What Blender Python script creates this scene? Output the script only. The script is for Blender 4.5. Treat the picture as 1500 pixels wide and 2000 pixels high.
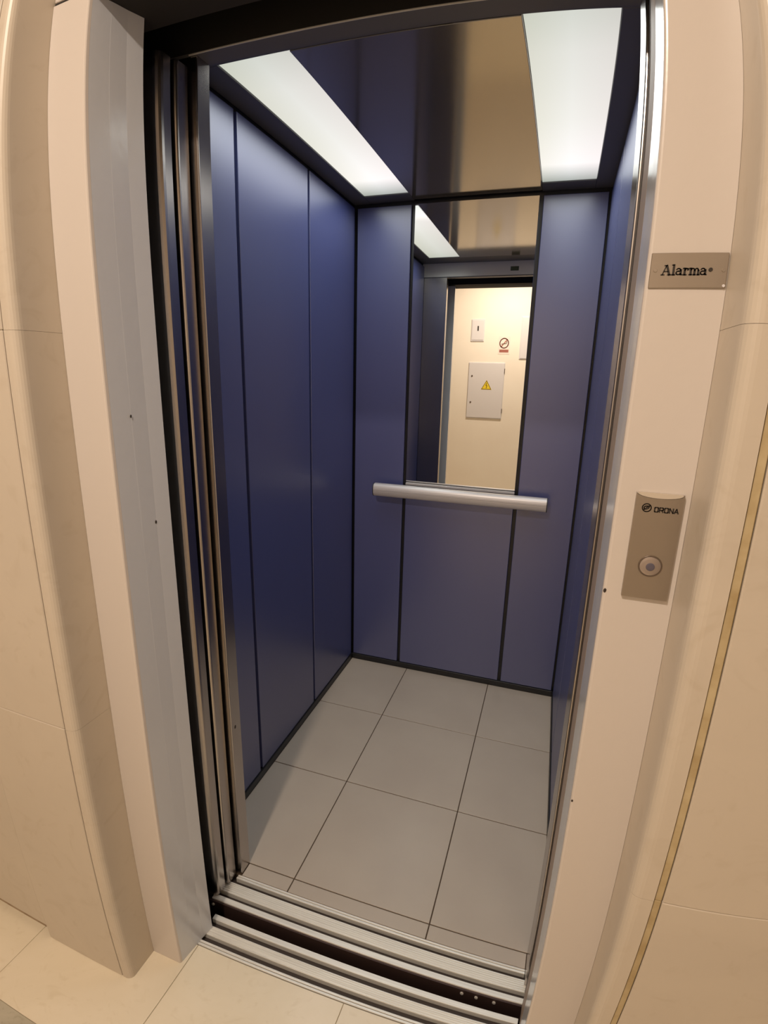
import bpy, bmesh, math, random
from mathutils import Vector, Matrix
random.seed(7)
for o in list(bpy.data.objects): bpy.data.objects.remove(o)
SC = bpy.context.scene
COL = SC.collection

# ------------------------------------------------------------------ camera
cd = bpy.data.cameras.new('camera'); cam = bpy.data.objects.new('camera', cd); COL.objects.link(cam)
SC.camera = cam
cam.location = (0.86429, -0.77889, 1.39862)
cam.rotation_euler = (1.31227, -0.02376, 0.3189)
cd.type = 'PANO'; cd.panorama_type = 'FISHEYE_LENS_POLYNOMIAL'     # ultra-wide phone lens with its barrel distortion
cd.sensor_fit = 'VERTICAL'; cd.sensor_width = 15; cd.sensor_height = 20
cd.fisheye_fov = math.radians(170)
cd.fisheye_polynomial_k0 = 0
cd.fisheye_polynomial_k1 = -0.98955e-1; cd.fisheye_polynomial_k2 = -0.06078e-2
cd.fisheye_polynomial_k3 = 0.47353e-3; cd.fisheye_polynomial_k4 = -0.23756e-4
cd.clip_start = 0.01

# ------------------------------------------------------------------ world, lights, exposure
w = bpy.data.worlds.new('world'); SC.world = w; w.use_nodes = True
w.node_tree.nodes['Background'].inputs[0].default_value = (0.5, 0.45, 0.4, 1)
w.node_tree.nodes['Background'].inputs[1].default_value = 0.02
SC.view_settings.view_transform = 'Standard'; SC.view_settings.look = 'None'
SC.view_settings.gamma = 1; SC.view_settings.use_curve_mapping = False
SC.view_settings.exposure = 0.0
SC.cycles.use_denoising = True
SC.cycles.max_bounces = 10; SC.cycles.glossy_bounces = 6; SC.cycles.diffuse_bounces = 5
SC.cycles.sample_clamp_indirect = 6
SC.cycles.caustics_reflective = True; SC.cycles.blur_glossy = 0.3

D = 1.4168; W = 0.988; H = 2.089

def area(name, loc, sx, sy, power, color, shape='RECTANGLE'):
    l = bpy.data.lights.new(name, 'AREA'); l.shape = shape; l.size = sx
    if shape in ('RECTANGLE', 'ELLIPSE'): l.size_y = sy
    l.energy = power; l.color = color
    o = bpy.data.objects.new(name, l); COL.objects.link(o); o.location = loc
    return o
hall_lamp = area('hall_ceiling_lamp_light', (0.385, -1.25, 2.585), 0.13, 0.13, 33, (1.0, 0.84, 0.69), 'DISK')
for i, (xa, xb) in enumerate(((0.063, 0.248), (0.744, 0.9306))):
    area('cabin_lamp_light', ((xa+xb)/2, 0.86, H+0.0025), xb-xa-0.01, 0.95, 2.4, (0.95, 1.0, 0.98)).data.spread = math.radians(150)

# ------------------------------------------------------------------ materials
def new_mat(name):
    m = bpy.data.materials.new(name); m.use_nodes = True
    return m, m.node_tree, m.node_tree.nodes['Principled BSDF']
def mat(name, col, rough=0.5, metal=0.0, noise=None, nscale=8, bump=0, bscale=200, spec=0.5, stretch=None, rvar=0, coat=0, aniso=0):
    m, nt, b = new_mat(name)
    b.inputs['Base Color'].default_value = (*col, 1); b.inputs['Roughness'].default_value = rough
    b.inputs['Metallic'].default_value = metal; b.inputs['Specular IOR Level'].default_value = spec
    b.inputs['Coat Weight'].default_value = coat
    b.inputs['Anisotropic'].default_value = aniso
    tc = nt.nodes.new('ShaderNodeTexCoord'); mp = nt.nodes.new('ShaderNodeMapping')
    nt.links.new(tc.outputs['Object'], mp.inputs[0])
    if stretch: mp.inputs['Scale'].default_value = stretch
    if noise:
        n = nt.nodes.new('ShaderNodeTexNoise'); n.inputs['Scale'].default_value = nscale; n.inputs['Detail'].default_value = 6
        nt.links.new(mp.outputs[0], n.inputs['Vector'])
        r = nt.nodes.new('ShaderNodeValToRGB'); nt.links.new(n.outputs['Fac'], r.inputs[0])
        r.color_ramp.elements[0].position = 0.33; r.color_ramp.elements[1].position = 0.68
        r.color_ramp.elements[0].color = (*noise, 1); r.color_ramp.elements[1].color = (*col, 1)
        nt.links.new(r.outputs[0], b.inputs['Base Color'])
    if bump or rvar:
        n2 = nt.nodes.new('ShaderNodeTexNoise'); n2.inputs['Scale'].default_value = bscale; n2.inputs['Detail'].default_value = 3
        nt.links.new(mp.outputs[0], n2.inputs['Vector'])
        if bump:
            bp = nt.nodes.new('ShaderNodeBump'); bp.inputs['Strength'].default_value = bump; bp.inputs['Distance'].default_value = 0.001
            nt.links.new(n2.outputs['Fac'], bp.inputs['Height']); nt.links.new(bp.outputs[0], b.inputs['Normal'])
        if rvar:
            mr = nt.nodes.new('ShaderNodeMapRange'); nt.links.new(n2.outputs['Fac'], mr.inputs[0])
            mr.inputs[3].default_value = max(0.02, rough-rvar); mr.inputs[4].default_value = rough+rvar
            nt.links.new(mr.outputs[0], b.inputs['Roughness'])
    return m
def marble_mat(name, a, b_, vein, rough=0.3, sc=2.2):
    m, nt, b = new_mat(name)
    tc = nt.nodes.new('ShaderNodeTexCoord')
    n = nt.nodes.new('ShaderNodeTexNoise'); n.inputs['Scale'].default_value = sc; n.inputs['Detail'].default_value = 8; n.inputs['Roughness'].default_value = 0.6
    n.inputs['Distortion'].default_value = 1.2
    nt.links.new(tc.outputs['Object'], n.inputs['Vector'])
    r = nt.nodes.new('ShaderNodeValToRGB'); nt.links.new(n.outputs['Fac'], r.inputs[0])
    r.color_ramp.elements[0].position = 0.3; r.color_ramp.elements[1].position = 0.7
    r.color_ramp.elements[0].color = (*a, 1); r.color_ramp.elements[1].color = (*b_, 1)
    n2 = nt.nodes.new('ShaderNodeTexNoise'); n2.inputs['Scale'].default_value = sc*5; n2.inputs['Detail'].default_value = 10; n2.inputs['Distortion'].default_value = 2.5
    nt.links.new(tc.outputs['Object'], n2.inputs['Vector'])
    r2 = nt.nodes.new('ShaderNodeValToRGB'); nt.links.new(n2.outputs['Fac'], r2.inputs[0])
    e = r2.color_ramp.elements; e[0].position = 0.30; e[0].color = (0.38, 0.38, 0.38, 1); e[1].position = 0.44; e[1].color = (0, 0, 0, 1)
    mx = nt.nodes.new('ShaderNodeMix'); mx.data_type = 'RGBA'
    nt.links.new(r2.outputs[0], mx.inputs[0]); nt.links.new(r.outputs[0], mx.inputs[6]); mx.inputs[7].default_value = (*vein, 1)
    nt.links.new(mx.outputs[2], b.inputs['Base Color'])
    b.inputs['Roughness'].default_value = rough
    return m
def emit_panel(name, strength):
    m, nt, b = new_mat(name)
    tc = nt.nodes.new('ShaderNodeTexCoord'); sx = nt.nodes.new('ShaderNodeSeparateXYZ')
    nt.links.new(tc.outputs['Generated'], sx.inputs[0])
    r = nt.nodes.new('ShaderNodeValToRGB'); nt.links.new(sx.outputs[1], r.inputs[0])      # tubes behind the diffuser end short of its ends
    el = r.color_ramp.elements; el[0].position = 0; el[0].color = (0.62, 0.64, 0.58, 1); el[1].position = 1; el[1].color = (0.40, 0.43, 0.40, 1)
    for p, c in ((0.16, (0.74, 0.74, 0.69)), (0.5, (0.85, 0.84, 0.79)), (0.84, (1.0, 0.97, 0.95)), (0.93, (0.66, 0.67, 0.65))):
        x = el.new(p); x.color = (*c, 1)
    r2 = nt.nodes.new('ShaderNodeValToRGB'); nt.links.new(sx.outputs[0], r2.inputs[0])
    el = r2.color_ramp.elements; el[0].position = 0; el[0].color = (0.90, 0.90, 0.84, 1); el[1].position = 1; el[1].color = (0.96, 0.92, 0.93, 1)
    x = el.new(0.5); x.color = (1, 1, 1, 1)
    mx = nt.nodes.new('ShaderNodeMix'); mx.data_type = 'RGBA'; mx.blend_type = 'MULTIPLY'; mx.inputs[0].default_value = 1
    nt.links.new(r.outputs[0], mx.inputs[6]); nt.links.new(r2.outputs[0], mx.inputs[7])
    b.inputs['Base Color'].default_value = (0.05, 0.05, 0.05, 1); b.inputs['Roughness'].default_value = 0.6
    nt.links.new(mx.outputs[2], b.inputs['Emission Color']); b.inputs['Emission Strength'].default_value = strength
    return m

M = {}
M['marble'] = marble_mat('cream_marble', (0.53, 0.465, 0.385), (0.58, 0.51, 0.42), (0.47, 0.40, 0.31), 0.38)
M['marble_edge'] = marble_mat('cream_marble_edge', (0.58, 0.49, 0.36), (0.66, 0.58, 0.46), (0.46, 0.36, 0.22), 0.4, 5)
M['floor_marble'] = marble_mat('floor_marble', (0.70, 0.62, 0.47), (0.76, 0.68, 0.54), (0.62, 0.53, 0.38), 0.3, 3)
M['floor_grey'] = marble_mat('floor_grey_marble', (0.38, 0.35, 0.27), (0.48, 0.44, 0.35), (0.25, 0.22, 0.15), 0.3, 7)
M['floor_joint'] = mat('floor_joint', (0.50, 0.41, 0.28), 0.8, noise=(0.38, 0.30, 0.19), nscale=20)
M['mortar'] = mat('mortar', (0.40, 0.31, 0.21), 0.9, noise=(0.30, 0.22, 0.14), nscale=30)
M['joint_strip'] = mat('joint_filler', (0.52, 0.42, 0.25), 0.8, noise=(0.38, 0.28, 0.14), nscale=25)
M['plaster'] = mat('plaster', (0.84, 0.78, 0.69), 0.7, noise=(0.81, 0.74, 0.65), nscale=3)
M['paint'] = mat('door_frame_paint', (0.60, 0.545, 0.50), 0.28, bump=0.25, bscale=55)
M['cool_lit'] = mat('cool_lit_frame_paint', (0.60, 0.62, 0.66), 0.20, spec=1.0, bump=0.3, bscale=45)  # frame paint greyed on the reveals, cool cabin light put into the colour
M['strike'] = mat('brown_satin_strip', (0.36, 0.285, 0.235), 0.5, 0.2)
M['header_paint'] = mat('dark_header', (0.05, 0.045, 0.04), 0.5)
M['blue'] = mat('blue_laminate', (0.053, 0.068, 0.215), 0.36, noise=(0.049, 0.063, 0.203), nscale=3, spec=1.0, stretch=(1, 1, 0.25))
M['blue'].node_tree.nodes['Principled BSDF'].inputs['IOR'].default_value = 1.75
M['seam'] = mat('black_seam', (0.008, 0.008, 0.010), 0.35)
M['skirt'] = mat('black_skirting', (0.012, 0.012, 0.014), 0.4)
M['steel'] = mat('brushed_steel', (0.47, 0.435, 0.41), 0.24, 1.0, rvar=0.05, bscale=90, stretch=(8, 8, 0.3))
M['dark_steel'] = mat('dark_brushed_steel', (0.20, 0.19, 0.18), 0.30, 1.0)
M['header_sheet'] = mat('pale_header_sheet', (0.80, 0.78, 0.72), 0.4, 0.15)
M['green_label'] = mat('green_label', (0.09, 0.11, 0.05), 0.5)
M['satin'] = mat('satin_steel', (0.62, 0.61, 0.57), 0.38, 0.6)
M['ceil_steel'] = mat('polished_ceiling_steel', (0.49, 0.44, 0.36), 0.12, 0.85, rvar=0.02, bscale=4)
M['frame'] = mat('anthracite_frame', (0.12, 0.12, 0.13), 0.5, 0.2)
M['void'] = mat('shaft_and_shade_black', (0.012, 0.010, 0.009), 0.8)
M['apron'] = mat('apron_brown', (0.06, 0.035, 0.03), 0.5, 0.4)
M['alu'] = mat('worn_aluminium', (0.84, 0.82, 0.76), 0.42, 0.3, noise=(0.66, 0.64, 0.59), nscale=14, stretch=(0.3, 30, 30))
M['groove'] = mat('groove_dark', (0.035, 0.025, 0.022), 0.6)
M['tile'] = mat('grey_beige_tile', (0.46, 0.40, 0.335), 0.33, noise=(0.43, 0.37, 0.31), nscale=5, rvar=0.04, bscale=300)
M['grout'] = mat('brown_grout', (0.08, 0.055, 0.035), 0.9)
M['mirror'] = mat('mirror_glass', (0.86, 0.87, 0.84), 0.0, 1.0)
M['rail'] = mat('satin_aluminium_rail', (0.60, 0.56, 0.55), 0.36, 0.3)
M['black'] = mat('black_plastic', (0.012, 0.012, 0.012), 0.5)
M['plate'] = mat('bronze_steel_plate', (0.38, 0.33, 0.28), 0.36, 0.9, rvar=0.05, bscale=80, stretch=(0.4, 1, 14))
M['plate_top'] = mat('pale_cap', (0.62, 0.55, 0.46), 0.4, 0.3)
M['ink'] = mat('engraved_black', (0.02, 0.014, 0.010), 0.6)
M['ring'] = mat('button_ring', (0.22, 0.18, 0.15), 0.3, 0.9)
M['button'] = mat('button_face', (0.42, 0.36, 0.33), 0.32, 0.8)
M['eye'] = mat('button_lens', (0.10, 0.09, 0.12), 0.25)
M['box_white'] = mat('white_enamel', (0.66, 0.64, 0.66), 0.4)
M['yellow'] = mat('yellow_sign', (0.80, 0.60, 0.03), 0.5)
M['pinkish'] = mat('sign_white', (0.80, 0.70, 0.64), 0.5)
M['signred'] = mat('sign_red', (0.34, 0.12, 0.09), 0.5)
M['chip'] = mat('bare_chip', (0.03, 0.02, 0.015), 0.8)
M['diffuser'] = emit_panel('lit_diffuser', 1.05)

# ------------------------------------------------------------------ helpers
def link(name, bm, m, parent=None, smooth=False):
    me = bpy.data.meshes.new(name); bm.normal_update(); bm.to_mesh(me); bm.free()
    me.materials.append(m if not isinstance(m, str) else M[m])
    if smooth:
        for p in me.polygons: p.use_smooth = True
    o = bpy.data.objects.new(name, me); COL.objects.link(o)
    if parent is not None: put(o, parent)
    return o
def put(o, parent):
    o.parent = parent; o.matrix_parent_inverse = Matrix.Translation(-world_loc(parent))
def world_loc(o):
    # every empty is unrotated; parts carry absolute coordinates cancelled through the parent inverse
    return Vector(ANCH.get(o.name, (0, 0, 0)))
ANCH = {}
def add_box(bm, a, b, bev=0.0, seg=1, edges=None):
    x0, y0, z0 = a; x1, y1, z1 = b
    vs = [bm.verts.new(v) for v in ((x0,y0,z0),(x1,y0,z0),(x1,y1,z0),(x0,y1,z0),(x0,y0,z1),(x1,y0,z1),(x1,y1,z1),(x0,y1,z1))]
    fs = [bm.faces.new([vs[i] for i in f]) for f in ((3,2,1,0),(4,5,6,7),(0,1,5,4),(1,2,6,5),(2,3,7,6),(3,0,4,7))]
    if bev:
        es = {e for f in fs for e in f.edges}
        if edges == 'z': es = {e for e in es if abs(e.verts[0].co.z-e.verts[1].co.z) > 1e-6}
        bmesh.ops.bevel(bm, geom=list(es), offset=bev, segments=seg, affect='EDGES', profile=0.5)
def box(name, a, b, m, parent=None, bev=0.0, seg=1, edges=None, smooth=False):
    bm = bmesh.new(); add_box(bm, a, b, bev, seg, edges)
    return link(name, bm, m, parent)
def prism(name, pts, axis, lo, hi, m, parent=None, smooth=False):
    """closed 2-D outline pushed along an axis: 'z' -> pts are (x, y); 'x' -> pts are (y, z)"""
    bm = bmesh.new()
    f = (lambda p, t: (p[0], p[1], t)) if axis == 'z' else ((lambda p, t: (t, p[0], p[1])) if axis == 'x' else (lambda p, t: (p[0], t, p[1])))
    a = [bm.verts.new(f(p, lo)) for p in pts]; b = [bm.verts.new(f(p, hi)) for p in pts]
    n = len(pts)
    bm.faces.new(a); bm.faces.new(b[::-1])
    for i in range(n): bm.faces.new((a[i], b[i], b[(i+1) % n], a[(i+1) % n]))
    bmesh.ops.recalc_face_normals(bm, faces=bm.faces)
    return link(name, bm, m, parent)
def disc_y(name, cx, cz, y0, y1, r, m, parent, n=32, r_in=0, dome=0):
    """a disc or ring whose axis runs along y, front face at y0 (towards the hall)"""
    bm = bmesh.new()
    prof = [(r, y1), (r, y0+0.0004), (r-0.0004 if r > 0.003 else r*0.9, y0)]
    if r_in: prof += [(r_in, y0), (r_in, y1)]
    elif dome:
        prof += [(r*0.75, y0-dome*0.5), (r*0.4, y0-dome*0.9)]
    rings = [[bm.verts.new((cx+q*math.cos(2*math.pi*i/n), y, cz+q*math.sin(2*math.pi*i/n))) for i in range(n)] for q, y in prof]
    for k in range(len(rings)-1 + (1 if r_in else 0)):
        A, B = rings[k], rings[(k+1) % len(rings)]
        for i in range(n): bm.faces.new((A[i], A[(i+1) % n], B[(i+1) % n], B[i]))
    if not r_in: bm.faces.new(rings[-1]); bm.faces.new(rings[0][::-1])
    bmesh.ops.recalc_face_normals(bm, faces=bm.faces)
    return link(name, bm, m, parent)
def thing(name, loc, label, cat, group=None):
    o = bpy.data.objects.new(name, None); o.empty_display_size = 0.05; COL.objects.link(o); o.location = loc
    o['label'] = label; o['category'] = cat
    if group: o['group'] = group
    ANCH[o.name] = tuple(loc)
    return o
def struct(name, loc=(0, 0, 0)):
    o = bpy.data.objects.new(name, None); o.empty_display_size = 0.05; COL.objects.link(o); o.location = loc
    o['kind'] = 'structure'; ANCH[o.name] = tuple(loc)
    return o
def strokes(name, lines, wdt, ox, oz, sx, sz, y0, y1, m, parent, mirror=False):
    """lettering: flat strokes in the x-z plane, raised from y1 to y0; one mesh per inscription"""
    bm = bmesh.new()
    for ln in lines:
        ww = wdt
        if isinstance(ln, tuple): ww, ln = ln
        for (xa, za), (xb, zb) in zip(ln[:-1], ln[1:]):
            if mirror: xa, xb = -xa, -xb
            p = Vector((ox+xa*sx, oz+za*sz)); q = Vector((ox+xb*sx, oz+zb*sz)); d = (q-p)
            if d.length < 1e-9: continue
            d.normalize(); n = Vector((-d.y, d.x))*ww/2; p = p-d*ww*0.35; q = q+d*ww*0.35
            c = [p+n, p-n, q-n, q+n]
            f0 = [bm.verts.new((v.x, y0, v.y)) for v in c]; f1 = [bm.verts.new((v.x, y1, v.y)) for v in c]
            bm.faces.new(f0); bm.faces.new(f1[::-1])
            for i in range(4): bm.faces.new((f0[i], f1[i], f1[(i+1) % 4], f0[(i+1) % 4]))
    bmesh.ops.recalc_face_normals(bm, faces=bm.faces)
    return link(name, bm, m, parent)
def arc(cx, cz, rx, rz, a0, a1, n=8):
    return [(cx+rx*math.cos(math.radians(a0+(a1-a0)*i/n)), cz+rz*math.sin(math.radians(a0+(a1-a0)*i/n))) for i in range(n+1)]

# ================================================================== HALL (structure)
YB = -2.0; XL = -1.5; XR = 2.3; HZ = 2.64
JL = (-0.245, 0.154, 0.554, 0.954)
fl = box('floor', (XL, YB, -0.06), (XR, -0.031, -0.004), 'floor_joint'); fl['kind'] = 'structure'
xs = [XL] + [0.154+0.4*k for k in range(-4, 6)] + [XR]
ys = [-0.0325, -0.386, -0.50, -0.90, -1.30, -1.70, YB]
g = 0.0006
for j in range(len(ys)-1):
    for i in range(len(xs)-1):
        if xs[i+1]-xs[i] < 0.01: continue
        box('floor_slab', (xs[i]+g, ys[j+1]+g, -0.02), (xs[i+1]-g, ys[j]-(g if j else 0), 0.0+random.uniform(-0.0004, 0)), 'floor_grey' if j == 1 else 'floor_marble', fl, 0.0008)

# wall with the lift in it: mortar core, marble slabs in courses 0.73 m high
wf = struct('wall_front', (0.545, -0.1, 0))
core = bmesh.new()
add_box(core, (XL, -0.150, 0), (0.032, 0.02, HZ)); add_box(core, (1.060, -0.150, 0), (XR, 0.02, HZ)); add_box(core, (0.032, -0.080, 2.09), (1.060, 0.02, HZ))
link('wall_core', core, 'mortar', wf)
zj = [0, 0.73, 1.46, 2.19, HZ]
def bull(x0, x1, y0, y1, right):            # slab edge with a rounded outer corner
    r = 0.016; pts = []
    if right:   # rounded corner at (x1, y0)
        pts = [(x0, y1), (x0, y0)] + [(x1-r+r*math.sin(math.radians(a)), y0+r-r*math.cos(math.radians(a))) for a in range(0, 91, 15)] + [(x1, y1)]
    else:
        pts = [(x1, y1)] + [(x0, y1)] + [(x0+r-r*math.cos(math.radians(a)), y0+r-r*math.sin(math.radians(a))) for a in range(0, 91, 15)] + [(x1, y0)]
    return pts
for k in range(4):
    z0, z1 = zj[k]+0.0002, zj[k+1]-0.0002
    zb = 0.0 if k == 0 else z0
    prism('marble_slab', bull(0.036, 0.060, -0.178, -0.082, True), 'z', zb, min(z1, 2.089) if k == 2 else z1, 'marble', wf)
    prism('marble_slab', bull(1.034, 1.066, -0.178, -0.082, False), 'z', zb, z1, 'marble', wf)
    box('marble_slab', (-0.209, -0.178, zb), (0.032, -0.148, z1), 'marble', wf, 0.0015)
    box('marble_slab', (-0.819, -0.170, 0.03 if k == 0 else z0), (-0.221, -0.148, z1), 'marble', wf, 0.0015)
    box('marble_slab', (XL+0.001, -0.170, 0.03 if k == 0 else z0), (-0.822, -0.148, z1), 'marble', wf, 0.0015)
    box('joint_strip', (1.0675, -0.176, zb), (1.0765, -0.148, z1), 'joint_strip', wf, 0.001)
    box('marble_slab', (1.0775, -0.178, zb), (1.677, -0.148, z1), 'marble', wf, 0.0015)
    box('marble_slab', (1.6785, -0.178, zb), (XR-0.001, -0.148, z1), 'marble', wf, 0.0015)
box('marble_slab', (0.0602, -0.100, 2.092), (1.0338, -0.078, HZ-0.001), 'marble', wf, 0.0015)
sk = box('baseboard_left', (XL+0.001, -0.160, 0.0), (-0.212, -0.148, 0.029), 'mortar'); sk['kind'] = 'structure'

wb = box('wall_back', (XL, YB-0.05, -0.06), (XR, YB, HZ), 'plaster'); wb['kind'] = 'structure'
wl = box('wall_left', (XL-0.05, YB-0.05, -0.06), (XL, 0.02, HZ), 'plaster'); wl['kind'] = 'structure'
wr = box('wall_right', (XR, YB-0.05, -0.06), (XR+0.05, 0.02, HZ), 'plaster'); wr['kind'] = 'structure'
ce = box('ceiling', (XL-0.05, YB-0.05, HZ), (XR+0.05, 0.02, HZ+0.05), 'plaster'); ce['kind'] = 'structure'

# shaft around the cabin
sh = struct('wall_shaft', (0.5, 1.7, -0.6))
bm = bmesh.new()
add_box(bm, (-0.62, 0.021, -0.65), (-0.60, 1.75, 2.7)); add_box(bm, (1.50, 0.021, -0.65), (1.52, 1.75, 2.7))
add_box(bm, (-0.62, 1.75, -0.65), (1.52, 1.77, 2.7)); add_box(bm, (-0.62, 0.021, 2.7), (1.52, 1.77, 2.72)); add_box(bm, (-0.62, 0.021, -0.67), (1.52, 1.77, -0.65))
add_box(bm, (-0.62, 0.0205, 2.095), (1.52, 0.026, 2.7)); add_box(bm, (-0.62, -0.02, -0.65), (1.52, 0.0, -0.062))
add_box(bm, (-0.62, 0.0205, -0.062), (0.05, 0.026, 2.7)); add_box(bm, (1.04, 0.0205, -0.062), (1.52, 0.026, 2.7))
link('shaft_lining', bm, 'void', sh)

# painted steel door frame in the wall
dr = struct('door_1', (0.546, -0.03, 0))
r = 0.004
pl = [(0.0605, -0.081), (0.0575, -0.091)] + [(0.143-r+r*math.sin(math.radians(a)), -0.091+r-r*math.cos(math.radians(a))) for a in (0, 30, 60, 90)] + \
     [(0.1490, -0.0455), (0.1492, -0.0448), (0.1532, -0.0110), (0.1534, -0.0103), (0.1600, 0.0215), (0.0605, 0.0215)]
ja = prism('jamb', [(0.0605, -0.0905)] + pl[2:6] + [(0.1436, -0.0840), (0.0605, -0.0840)], 'z', 0.0, 1.990, 'paint', dr)
prism('cool_lit_reveal', [(0.0605, -0.0838), (0.1436, -0.0838)] + pl[6:], 'z', 0.0, 1.990, 'cool_lit', ja)
jb = prism('jamb', [(1.0337, -0.0905)] + [(0.949+r-r*math.sin(math.radians(a)), -0.091+r-r*math.cos(math.radians(a))) for a in (0, 30, 60, 90)] + [(0.9491, -0.0840), (1.0337, -0.0840)], 'z', 0.0, 1.990, 'paint', dr)
prism('cool_lit_reveal', [(1.0337, -0.0838), (0.9491, -0.0838), (0.9493, -0.046), (0.9500, -0.044), (0.9505, -0.011), (0.9512, -0.009), (0.9518, 0.0215), (1.0337, 0.0215)], 'z', 0.0, 1.990, 'cool_lit', jb)
box('header', (0.0605, -0.0905, 1.9960), (1.0337, 0.0215, 2.090), 'paint', dr, 0.003, 2)
box('soffit_shade', (0.0605, -0.0880, 1.9902), (1.0337, 0.0215, 1.9958), 'void', dr)  # added black sheet standing in for the shade under the header
box('header_soffit', (0.05, 0.0220, 1.9910), (1.04, 0.060, 2.12), 'void', dr)  # blackened in place of the shade above the landing door
def chip(x, y, z, s, ny):
    bm = bmesh.new(); bmesh.ops.create_icosphere(bm, subdivisions=1, radius=1)
    for v in bm.verts:
        v.co = Vector((v.co.x*(0.0006 if not ny else s), v.co.y*(s if not ny else 0.0006), v.co.z*s*1.5))+Vector((x, y, z))
    link('paint_chip', bm, 'chip', dr)
chip(0.1503, -0.047, 1.321, 0.0022, False); chip(0.1535, -0.013, 1.117, 0.0026, False)
chip(0.9515, -0.0912, 1.133, 0.0022, True); chip(0.951, -0.0912, 0.790, 0.0016, True)

# ================================================================== THRESHOLD of the landing
def sill(name_strip, spans, wide, x0, x1, depth, parent, zt=0.0):
    for (a, b) in spans: box(name_strip, (x0, a, zt-depth), (x1, b, zt), 'alu', parent, 0.0008)
    for (a, b) in wide:
        bm = bmesh.new(); n = 5; st = (b-a)/n
        add_box(bm, (x0, a, zt-depth), (x1, b, zt-0.0015))
        for i in range(n): add_box(bm, (x0, a+i*st+0.0008, zt-0.0016), (x1, a+(i+1)*st-0.0008, zt), 0.0004)
        link('ribbed_tread', bm, 'alu', parent)
th = thing('landing_threshold', (0.546, 0.015, 0), 'ribbed aluminium door threshold set into the cream hall floor, nearest the viewer', 'threshold')
sill('edge_strip', [(-0.0300, -0.0240), (-0.0225, -0.0165), (0.0430, 0.0575)], [(0.0010, 0.0260)], 0.145, 0.9485, 0.016, th)
box('track_bed', (0.145, -0.0300, -0.030), (0.9485, 0.0575, -0.0162), 'groove', th)
# ================================================================== ELEVATOR CABIN
cb = thing('elevator_cabin', (0.494, 0.80, -0.10), 'blue-panelled elevator cabin with grey tiled floor behind the open doorway', 'elevator')
PZ0, PZ1 = 0.029, 2.072; T = 0.012
def shell(name, a, b): return box(name, a, b, 'seam', cb)
lw = shell('left_wall', (-0.035, 0.188, -0.03), (-T, D+0.04, 2.13))
for a, b in ((0.236, 0.5385), (0.5535, 0.9717), (0.9867, D-0.010)):
    box('wall_panel', (-T+0.0002, a, PZ0), (0, b, PZ1), 'blue', lw, 0.0018, 2)
rw = shell('right_wall', (W+T, 0.188, -0.03), (W+0.035, D+0.04, 2.13))
for a, b in ((0.236, 0.5385), (0.5535, 0.9850), (1.0000, D-0.010)):
    box('wall_panel', (W, a, PZ0), (W+T-0.0002, b, PZ1), 'blue', rw, 0.0018, 2)
bw = shell('rear_wall', (-0.035, D+T, -0.03), (W+0.035, D+0.04, 2.13))
for a, b, z1 in ((0.008, 0.2400, PZ1), (0.2550, 0.7350, 0.922), (0.7500, W-0.008, PZ1)):
    box('wall_panel', (a, D, PZ0), (b, D+T-0.0002, z1), 'blue', bw, 0.0018, 2)
box('skirting', (-T+0.0005, 0.232, 0.0005), (0.004, D, 0.027), 'skirt', lw, 0.001)
box('skirting', (W-0.004, 0.232, 0.0005), (W+T-0.0005, D, 0.027), 'skirt', rw, 0.001)
box('skirting', (0.0045, D-0.004, 0.0005), (W-0.0045, D+T-0.0005, 0.027), 'skirt', bw, 0.001)
# floor with tiles
cf = box('cabin_floor', (-0.035, 0.1830, -0.05), (W+0.035, D+0.04, -0.0025), 'grout', cb)
tx = [0.0, 0.2948, 0.6948, W]; ty = [0.1845, 0.2268, 0.6268, 1.0268, D-0.0045]; tg = 0.0016
for j in range(4):
    for i in range(3):
        a = tx[i]+(tg if i else 0.0045); b = tx[i+1]-(tg if i < 2 else 0.0045)
        if j == 0: a = max(a, 0.1485); b = min(b, 0.9495)
        y0 = ty[j]+(tg if j else 0)
        if j == 1 : y0 = ty[1]+tg
        # the second row starts behind the front posts
        box('floor_tile', (a, y0, -0.012), (b, ty[j+1]-(tg if j < 3 else 0), 0.0), 'tile', cf, 0.0006)
# front posts, header, ceiling
fp = prism('front_post', [(-0.034, 0.188)] + [(0.147-0.003+0.003*math.sin(math.radians(a)), 0.188+0.003-0.003*math.cos(math.radians(a))) for a in (0, 30, 60, 90)] + [(0.147, 0.2285), (0.1455, 0.230), (-0.034, 0.230)], 'z', 0.0006, 2.0055, 'steel', cb)
disc = bmesh.new(); bmesh.ops.create_icosphere(disc, subdivisions=2, radius=1)
for v in disc.verts: v.co = Vector((0.1470+v.co.x*0.0006, 0.205+v.co.y*0.0035, 0.494+v.co.z*0.0055))
link('screw_hole', disc, 'chip', cb)
prism('front_post', [(1.022, 0.230), (0.9525, 0.230), (0.951, 0.2285)] + [(0.951+0.003-0.003*math.cos(math.radians(a)), 0.142+0.003-0.003*math.sin(math.radians(a))) for a in (0, 30, 60, 90)] + [(1.022, 0.142)], 'z', 0.0006, 2.0055, 'steel', cb)
hd = box('door_header', (-0.034, 0.188, 2.0115), (W+0.034, 0.230, 2.13), 'header_sheet', cb)
box('sensor_label', (0.530, 0.2303, 2.034), (0.578, 0.2325, 2.058), 'green_label', hd)
box('header_shade', (-0.034, 0.1862, 2.0115), (W+0.034, 0.1879, 2.13), 'void', hd)  # added black sheet, paints the header's front face as unlit
box('header_lip', (0.130, 0.1842, 2.0062), (0.965, 0.1861, 2.0085), 'alu', hd)
box('header_filler', (-0.034, 0.1865, 2.0062), (W+0.034, 0.230, 2.0112), 'frame', hd)
cl = box('cabin_ceiling', (-0.035, 0.188, 2.131), (W+0.035, D+0.04, 2.15), 'frame', cb)
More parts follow.
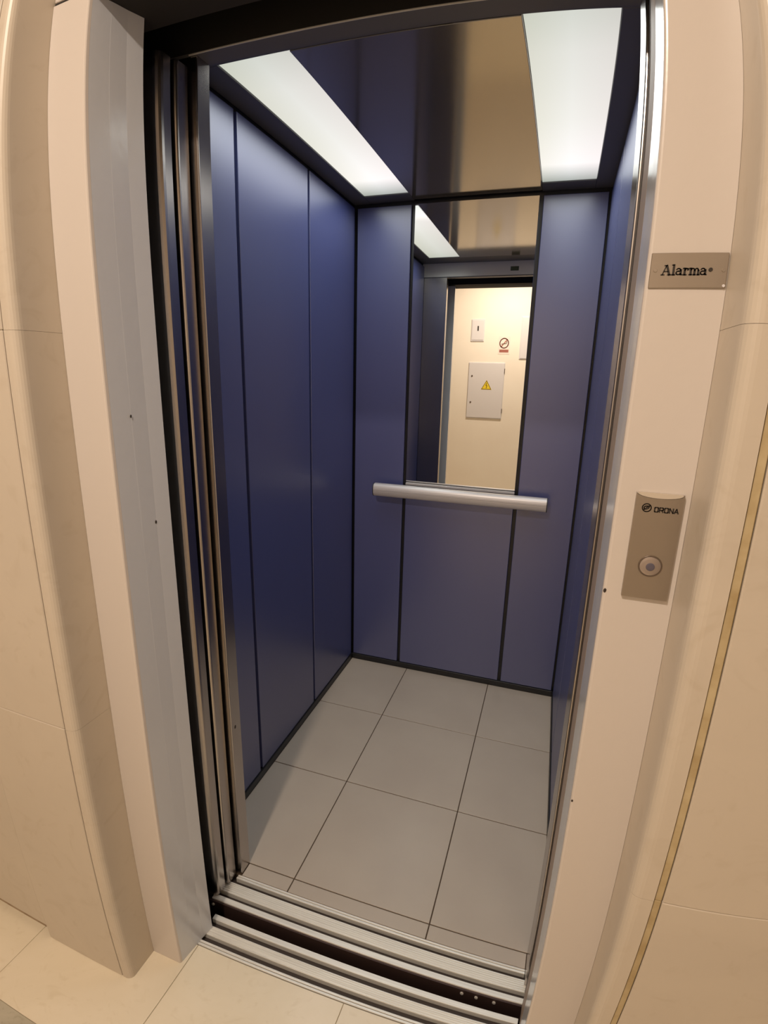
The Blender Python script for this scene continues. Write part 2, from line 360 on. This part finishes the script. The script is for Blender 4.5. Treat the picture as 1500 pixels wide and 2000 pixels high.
def cbox(a, b, z0=H, z1=2.1305): return box('ceiling_frame', (a[0], a[1], z0), (b[0], b[1], z1), 'frame', cl, 0.001)
cbox((-0.0115, 0.2305), (W+0.0115, 0.376)); cbox((-0.0115, 0.3765), (0.063, D+0.0115)); cbox((0.9306, 0.3765), (W+0.0115, D+0.0115))
cbox((0.0635, 1.344), (0.2480, D+0.0115)); cbox((0.7440, 1.344), (0.9301, D+0.0115))
box('ceiling_panel', (0.2485, 0.378, H-0.001), (0.7435, D-0.004, 2.1305), 'ceil_steel', cl, 0.0015, 2)
# cabin sill with grooves and apron
cs = box('cabin_sill', (0.02, 0.0945, -0.030), (W+0.01, 0.1825, -0.0165), 'groove', cb)
box('edge_strip', (0.108, 0.0945, -0.016), (0.975, 0.1090, 0.0), 'alu', cs, 0.0008)
bm = bmesh.new(); add_box(bm, (0.112, 0.1240, -0.016), (0.965, 0.1560, -0.0015))
for i in range(6): add_box(bm, (0.112, 0.1240+i*0.00533+0.0007, -0.0016), (0.965, 0.1240+(i+1)*0.00533-0.0007, 0.0), 0.0004)
link('ribbed_tread', bm, 'alu', cs)
box('edge_strip', (0.1375, 0.1705, -0.016), (0.9505, 0.1765, 0.0), 'alu', cs, 0.0008)
box('edge_strip', (0.1385, 0.1777, -0.016), (0.9505, 0.1828, 0.0005), 'alu', cs, 0.0008)
ap = box('apron', (0.02, 0.0900, -0.30), (W+0.01, 0.0943, -0.004), 'apron', cb)
for bx in (0.115, 0.81, 0.845, 0.888):
    disc_y('bolt', bx, -0.016, 0.0870, 0.0899, 0.0042, 'alu', ap, 10)

# ceiling lights
for lab, xa, xb in (('cool white light panel on the left of the cabin ceiling, above the left blue wall', 0.0635, 0.2478),
                    ('cool white light panel on the right of the cabin ceiling, beside the doorway jamb', 0.7442, 0.9302)):
    t = thing('ceiling_light', ((xa+xb)/2, 0.86, H), lab, 'ceiling light', 'light panels in the cabin ceiling')
    box('diffuser', (xa+0.001, 0.378, H+0.004), (xb-0.001, 1.342, H+0.008), 'diffuser', t)
    bm = bmesh.new()
    add_box(bm, (xa, 0.3772, H+0.0085), (xb, 1.3435, H+0.0125))
    link('backing', bm, 'box_white', t)

# mirror
mi = thing('wall_mirror', (0.495, D, 0.93), 'tall frameless mirror in the middle of the rear cabin wall', 'mirror')
box('glass', (0.2545, D-0.0005, 0.9375), (0.7355, D+0.0100, 2.0730), 'mirror', mi, 0.0008)
box('bottom_trim', (0.2545, D-0.0060, 0.9270), (0.7355, D+0.0100, 0.9370), 'rail', mi, 0.001)

# handrail
RZ = 0.9060; ry = D-0.060
hr = thing('handrail', (0.4985, ry, RZ), 'satin grey aluminium handrail across the rear wall, at the foot of the mirror', 'handrail')
def rail_prof(s):
    P = []
    for a in range(-90, 91, 15):
        P.append((ry-0.012*s*0-0.017*math.cos(math.radians(a))*s - 0.004, RZ+0.028*math.sin(math.radians(a))*s))
    return P
pp = rail_prof(1.0)
k = len(pp)//2
groove = [(ry-0.0210, RZ+0.0012), (ry-0.0192, RZ+0.0004), (ry-0.0192, RZ-0.0004), (ry-0.0210, RZ-0.0012)]
groove = groove[::-1]
pp = pp[:k] + groove + pp[k+1:] + [(ry+0.012, RZ+0.028), (ry+0.012, RZ-0.028)]
bar = prism('rail_bar', pp, 'x', 0.127, 0.870, 'rail', hr)
for xa, xb in ((0.1235, 0.1268), (0.8702, 0.8735)):
    prism('end_cap', [(ry-0.004-0.0175*math.cos(math.radians(a)), RZ+0.0285*math.sin(math.radians(a))) for a in range(-90, 91, 15)] + [(ry+0.0125, RZ+0.0285), (ry+0.0125, RZ-0.0285)], 'x', xa, xb, 'black', hr)
for bx in (0.21, 0.78): box('bracket', (bx-0.02, ry+0.0125, RZ-0.012), (bx+0.02, D-0.0003, RZ+0.012), 'black', hr, 0.002)

# sliding doors (folded away to the left)
def leaf(lab, xe, ya, yb, z1, m='steel', rr=0.007, grp='telescopic door leaves slid open to the left'):
    t = thing('sliding_door', (xe-0.21, (ya+yb)/2, 0.004), lab, 'door', grp)
    pts = [(xe-0.42, ya)] + [(xe-rr+rr*math.sin(math.radians(a)), ya+rr-rr*math.cos(math.radians(a))) for a in (0, 22, 45, 67, 90)] + [(xe, yb-0.001), (xe-0.001, yb), (xe-0.42, yb)]
    prism('leaf_panel', pts, 'z', 0.004, z1, m, t)
    box('guide_shoe', (xe-0.16, (ya+yb)/2-0.004, -0.010), (xe-0.06, (ya+yb)/2+0.004, 0.0038), 'black', t)
    box('hanger_plate', (xe-0.30, (ya+yb)/2-0.003, z1), (xe-0.10, (ya+yb)/2+0.003, z1+0.04), 'dark_steel', t)
    return t
leaf('brushed steel cabin door leaf folded open at left, edge nearest the painted jamb', 0.125, 0.1015, 0.136, 1.982, rr=0.014)
leaf('brushed steel cabin door leaf folded open at left, edge touching the cabin front post', 0.131, 0.1440, 0.180, 1.982)
leaf('dark landing door leaf tucked behind the left painted jamb, seen only in the mirror', 0.112, 0.0290, 0.0560, 1.975, 'satin')
# right hand strike post between landing and cabin
sp = thing('strike_post', (0.97, 0.06, 0), 'slim brown-tinted steel strike post just inside the right painted jamb', 'door post')
prism('post', [(0.9520, 0.0270), (0.9540, 0.0240), (0.99, 0.0240), (0.99, 0.0900), (0.9540, 0.0900), (0.9520, 0.0870)], 'z', 0.0003, 1.984, 'strike', sp)
box('rubber_seal', (0.9512, 0.0850, 0.0605), (0.9519, 0.0868, 1.984), 'black', sp)

# ================================================================== SIGNS ON THE RIGHT JAMB
Y = -0.0912
al = thing('alarm_sign', (0.993, Y, 1.505), 'small steel plate engraved Alarma near the top of the right jamb', 'sign')
box('plate', (0.9525, Y-0.0016, 1.5050), (1.0325, Y, 1.5425), 'plate', al, 0.0006)
def L(dx, lines): return [((l[0], [(x+dx, z) for x, z in l[1]]) if isinstance(l, tuple) else [(x+dx, z) for x, z in l]) for l in lines]
TH = 0.0024; TN = 0.0013
capA = [(TN, [(0.02, 0.0), (0.42, 1.0)]), (TH, [(0.46, 1.0), (0.82, 0.0)]), (TN, [(0.18, 0.36), (0.64, 0.36)]), (TN, [(-0.12, 0.0), (0.24, 0.0)]), (TN, [(0.62, 0.0), (0.98, 0.0)]), (TN, [(0.22, 1.0), (0.5, 1.0)])]
lowl = [(TH, [(0.2, 0.0), (0.2, 1.05)]), (TN, [(0.0, 0.0), (0.4, 0.0)]), (TN, [(0.0, 1.05), (0.2, 1.05)])]
lowa = [(TN, arc(0.28, 0.46, 0.24, 0.22, 160, 20, 5)), (TH, [(0.54, 0.52), (0.54, 0.04)]), (TN, arc(0.26, 0.2, 0.24, 0.19, 70, 290, 7)), (TN, [(0.3, 0.4), (0.54, 0.42)]), (TN, [(0.34, 0.02), (0.54, 0.14)]), (TN, [(0.54, 0.0), (0.7, 0.0)])]
lowr = [(TH, [(0.2, 0.0), (0.2, 0.68)]), (TN, [(0.0, 0.0), (0.42, 0.0)]), (TN, [(0.0, 0.68), (0.2, 0.68)]), (TN, arc(0.42, 0.42, 0.2, 0.26, 170, 50, 5)), (TH, [(0.54, 0.6), (0.56, 0.54)])]
lowm = [(TH, [(0.2, 0.0), (0.2, 0.68)]), (TN, [(0.0, 0.0), (0.36, 0.0)]), (TN, [(0.0, 0.68), (0.2, 0.68)]), (TN, arc(0.42, 0.42, 0.2, 0.26, 160, 0, 6)), (TH, [(0.62, 0.44), (0.62, 0.0)]), (TN, [(0.48, 0.0), (0.76, 0.0)]),
        (TN, arc(0.84, 0.42, 0.2, 0.26, 160, 0, 6)), (TH, [(1.04, 0.44), (1.04, 0.0)]), (TN, [(0.9, 0.0), (1.2, 0.0)])]
txt = []; xx = 0
for gl, adv in ((capA, 1.06), (lowl, 0.48), (lowa, 0.78), (lowr, 0.68), (lowm, 1.26), (lowa, 0.7)):
    txt += L(xx, gl); xx += adv
strokes('lettering', txt, TH, 0.9655, 1.5192, 0.0092, 0.0098, Y-0.0019, Y-0.0015, 'ink', al)
disc_y('lamp_dot', 1.0150, 1.5245, Y-0.0026, Y-0.0015, 0.0022, 'ink', al, 16)
disc_y('screw', 0.9580, 1.5240, Y-0.0021, Y-0.0015, 0.0021, 'plate', al, 14)
disc_y('screw', 1.0283, 1.5240, Y-0.0021, Y-0.0015, 0.0021, 'plate', al, 14)
disc_y('corner_pin', 1.0302, 1.5075, Y-0.0026, Y-0.0015, 0.0016, 'box_white', al, 12)

cp = thing('call_button_plate', (0.9985, Y, 1.131), 'tall steel call plate with round button and ORONA logo on right jamb', 'call button')
pts = [(0.9715, 1.1310), (1.0255, 1.1310), (1.0255, 1.2690)] + [(0.9985+0.027*math.cos(math.radians(a)), 1.2690-0.0065*math.sin(math.radians(a))) for a in range(0, 181, 12)][1:-1] + [(0.9715, 1.2690)]
prism('plate', pts, 'y', Y-0.0050, Y, 'plate', cp)
prism('top_cap', [(0.9735, 1.2692)] + [(0.9985+0.0262*math.cos(math.radians(a)), 1.2690-0.0062*math.sin(math.radians(a))) for a in range(180, -1, -12)][1:-1] + [(1.0235, 1.2692)], 'y', Y-0.0042, Y, 'plate_top', cp)
disc_y('button_ring', 0.9995, 1.1755, Y-0.0062, Y-0.0049, 0.0142, 'ring', cp, 40, 0.0128)
bt = disc_y('button', 0.9995, 1.1755, Y-0.0060, Y-0.0049, 0.0127, 'button', cp, 40, 0, 0.0012)
disc_y('lens', 0.9995, 1.1750, Y-0.0078, Y-0.0060, 0.0052, 'eye', bt, 28, 0, 0.0004)
lg = [arc(0, 0, 1, 1, 0, 360, 28), arc(-0.15, -0.05, 0.45, 0.45, 60, 250, 10), [(-0.62, -0.55), (0.05, 0.10), (0.62, 0.52)], [(0.62, 0.52), (0.45, -0.05), (-0.05, -0.42)], [(0.1, 0.45), (0.62, 0.52)]]
strokes('logo', lg, 0.0012, 0.9850, 1.2505, 0.0050, 0.0050, Y-0.0054, Y-0.0049, 'ink', cp)
O_ = [[(0.12, 0), (0.88, 0), (1, 0.14), (1, 0.86), (0.88, 1), (0.12, 1), (0, 0.86), (0, 0.14), (0.12, 0)]]
R_ = [[(0, 0), (0, 1), (0.85, 1), (1, 0.86), (1, 0.56), (0.85, 0.44), (0, 0.44)], [(0.55, 0.44), (1, 0)]]
N_ = [[(0, 0), (0, 1), (1, 0), (1, 1)]]
A_ = [[(-0.05, 0), (0.5, 1), (1.05, 0)], [(0.2, 0.3), (0.8, 0.3)]]
txt = []
for i, gl in enumerate((O_, R_, O_, N_, A_)): txt += [[(x+i*1.42, z) for x, z in l] for l in gl]
strokes('brand_lettering', txt, 0.0014, 0.9942, 1.2462, 0.00395, 0.0056, Y-0.0054, Y-0.0049, 'ink', cp)

# ================================================================== FITTINGS ON THE OPPOSITE HALL WALL (seen in the mirror)
yb = -1.6
ec = thing('electrical_cabinet', (0.19, yb, 1.02), 'large pale metal electrical cabinet with yellow hazard triangle, reflected in the mirror', 'electrical cabinet')
box('housing', (0.018, yb+0.0002, 1.020), (0.366, yb+0.010, 1.556), 'box_white', ec, 0.003, 2)
dd = box('door', (0.022, yb+0.0105, 1.026), (0.362, yb+0.0150, 1.551), 'box_white', ec, 0.003, 2)
for z in (1.427, 1.175): disc_y('lock', 0.056, z, yb+0.0148, yb+0.0190, 0.008, 'ring', dd, 16)
for z in (1.480, 1.10): box('hinge', (0.3625, yb+0.004, z-0.022), (0.3685, yb+0.017, z+0.022), 'ring', ec, 0.001)
prism('hazard_triangle', [(0.150, 1.300), (0.254, 1.300), (0.202, 1.392)], 'y', yb+0.0150, yb+0.0162, 'yellow', dd)
strokes('triangle_border', [[(0.157, 1.3045), (0.247, 1.3045), (0.202, 1.384), (0.157, 1.3045)]], 0.004, 0, 0, 1, 1, yb+0.0161, yb+0.0168, 'ink', dd)
strokes('lightning_bolt', [[(0.204, 1.363), (0.196, 1.340), (0.208, 1.338), (0.200, 1.314)]], 0.005, 0, 0, 1, 1, yb+0.0161, yb+0.0168, 'ink', dd)

sb = thing('switch_box', (0.084, yb, 1.75), 'small white wall box with a dark key slot above the electrical cabinet', 'switch box')
bd = box('housing', (0.020, yb+0.0002, 1.750), (0.148, yb+0.008, 1.955), 'box_white', sb, 0.004, 2)
box('front_plate', (0.028, yb+0.0082, 1.762), (0.140, yb+0.012, 1.945), 'box_white', sb, 0.002)
box('key_slot', (0.080, yb+0.0122, 1.848), (0.093, yb+0.0145, 1.892), 'ink', sb, 0.001)

ns = thing('no_smoking_sign', (0.342, yb, 1.64), 'small prohibition sign with a ring and red strip on opposite wall', 'sign')
box('card', (0.288, yb+0.0002, 1.635), (0.396, yb+0.0020, 1.800), 'pinkish', ns)
strokes('ring', [arc(0.341, 1.736, 0.040, 0.044, 0, 360, 28), [(0.315, 1.703), (0.367, 1.769)]], 0.009, 0, 0, 1, 1, yb+0.0032, yb+0.0020, 'signred', ns)
strokes('cigarette', [[(0.318, 1.728), (0.362, 1.734)], [(0.362, 1.742), (0.366, 1.752)]], 0.006, 0, 0, 1, 1, yb+0.0038, yb+0.0020, 'ring', ns)
box('strip', (0.300, yb+0.0020, 1.652), (0.386, yb+0.0030, 1.678), 'signred', ns)

mb = thing('meter_box', (0.62, yb, 1.60), 'tall pale wall box cut off by the right edge of the mirror', 'wall box')
box('housing', (0.488, yb+0.0002, 1.590), (0.760, yb+0.008, 1.977), 'box_white', mb, 0.004, 2)
box('door', (0.496, yb+0.0082, 1.598), (0.752, yb+0.012, 1.969), 'box_white', mb, 0.003, 2)

# hall ceiling lamp body
cl2 = thing('hall_ceiling_lamp', (0.385, -1.25, HZ), 'round flush lamp on the hall ceiling above the viewer', 'ceiling light')
bm = bmesh.new()
bmesh.ops.create_cone(bm, cap_ends=True, segments=40, radius1=0.075, radius2=0.085, depth=0.045)
for v in bm.verts: v.co += Vector((0.385, -1.25, HZ-0.0235))
link('housing', bm, 'box_white', cl2)

# the wall opposite stands at y = -2.0: the five fittings keep their place on it as the mirror shows them
def onto_back_wall(t):
    k = 1.0766; cx, cz = 0.86429, 1.39862
    f = lambda v: Vector((cx+(v.x-cx)*k, v.y+(YB-yb), cz+(v.z-cz)*k))
    new = f(t.location); t.location = new
    for o in t.children_recursive:
        for v in o.data.vertices: v.co = f(v.co)
        o.matrix_parent_inverse = Matrix.Translation(-new) if o.parent == t else Matrix.Identity(4)
for t in (ec, sb, ns, mb): onto_back_wall(t)
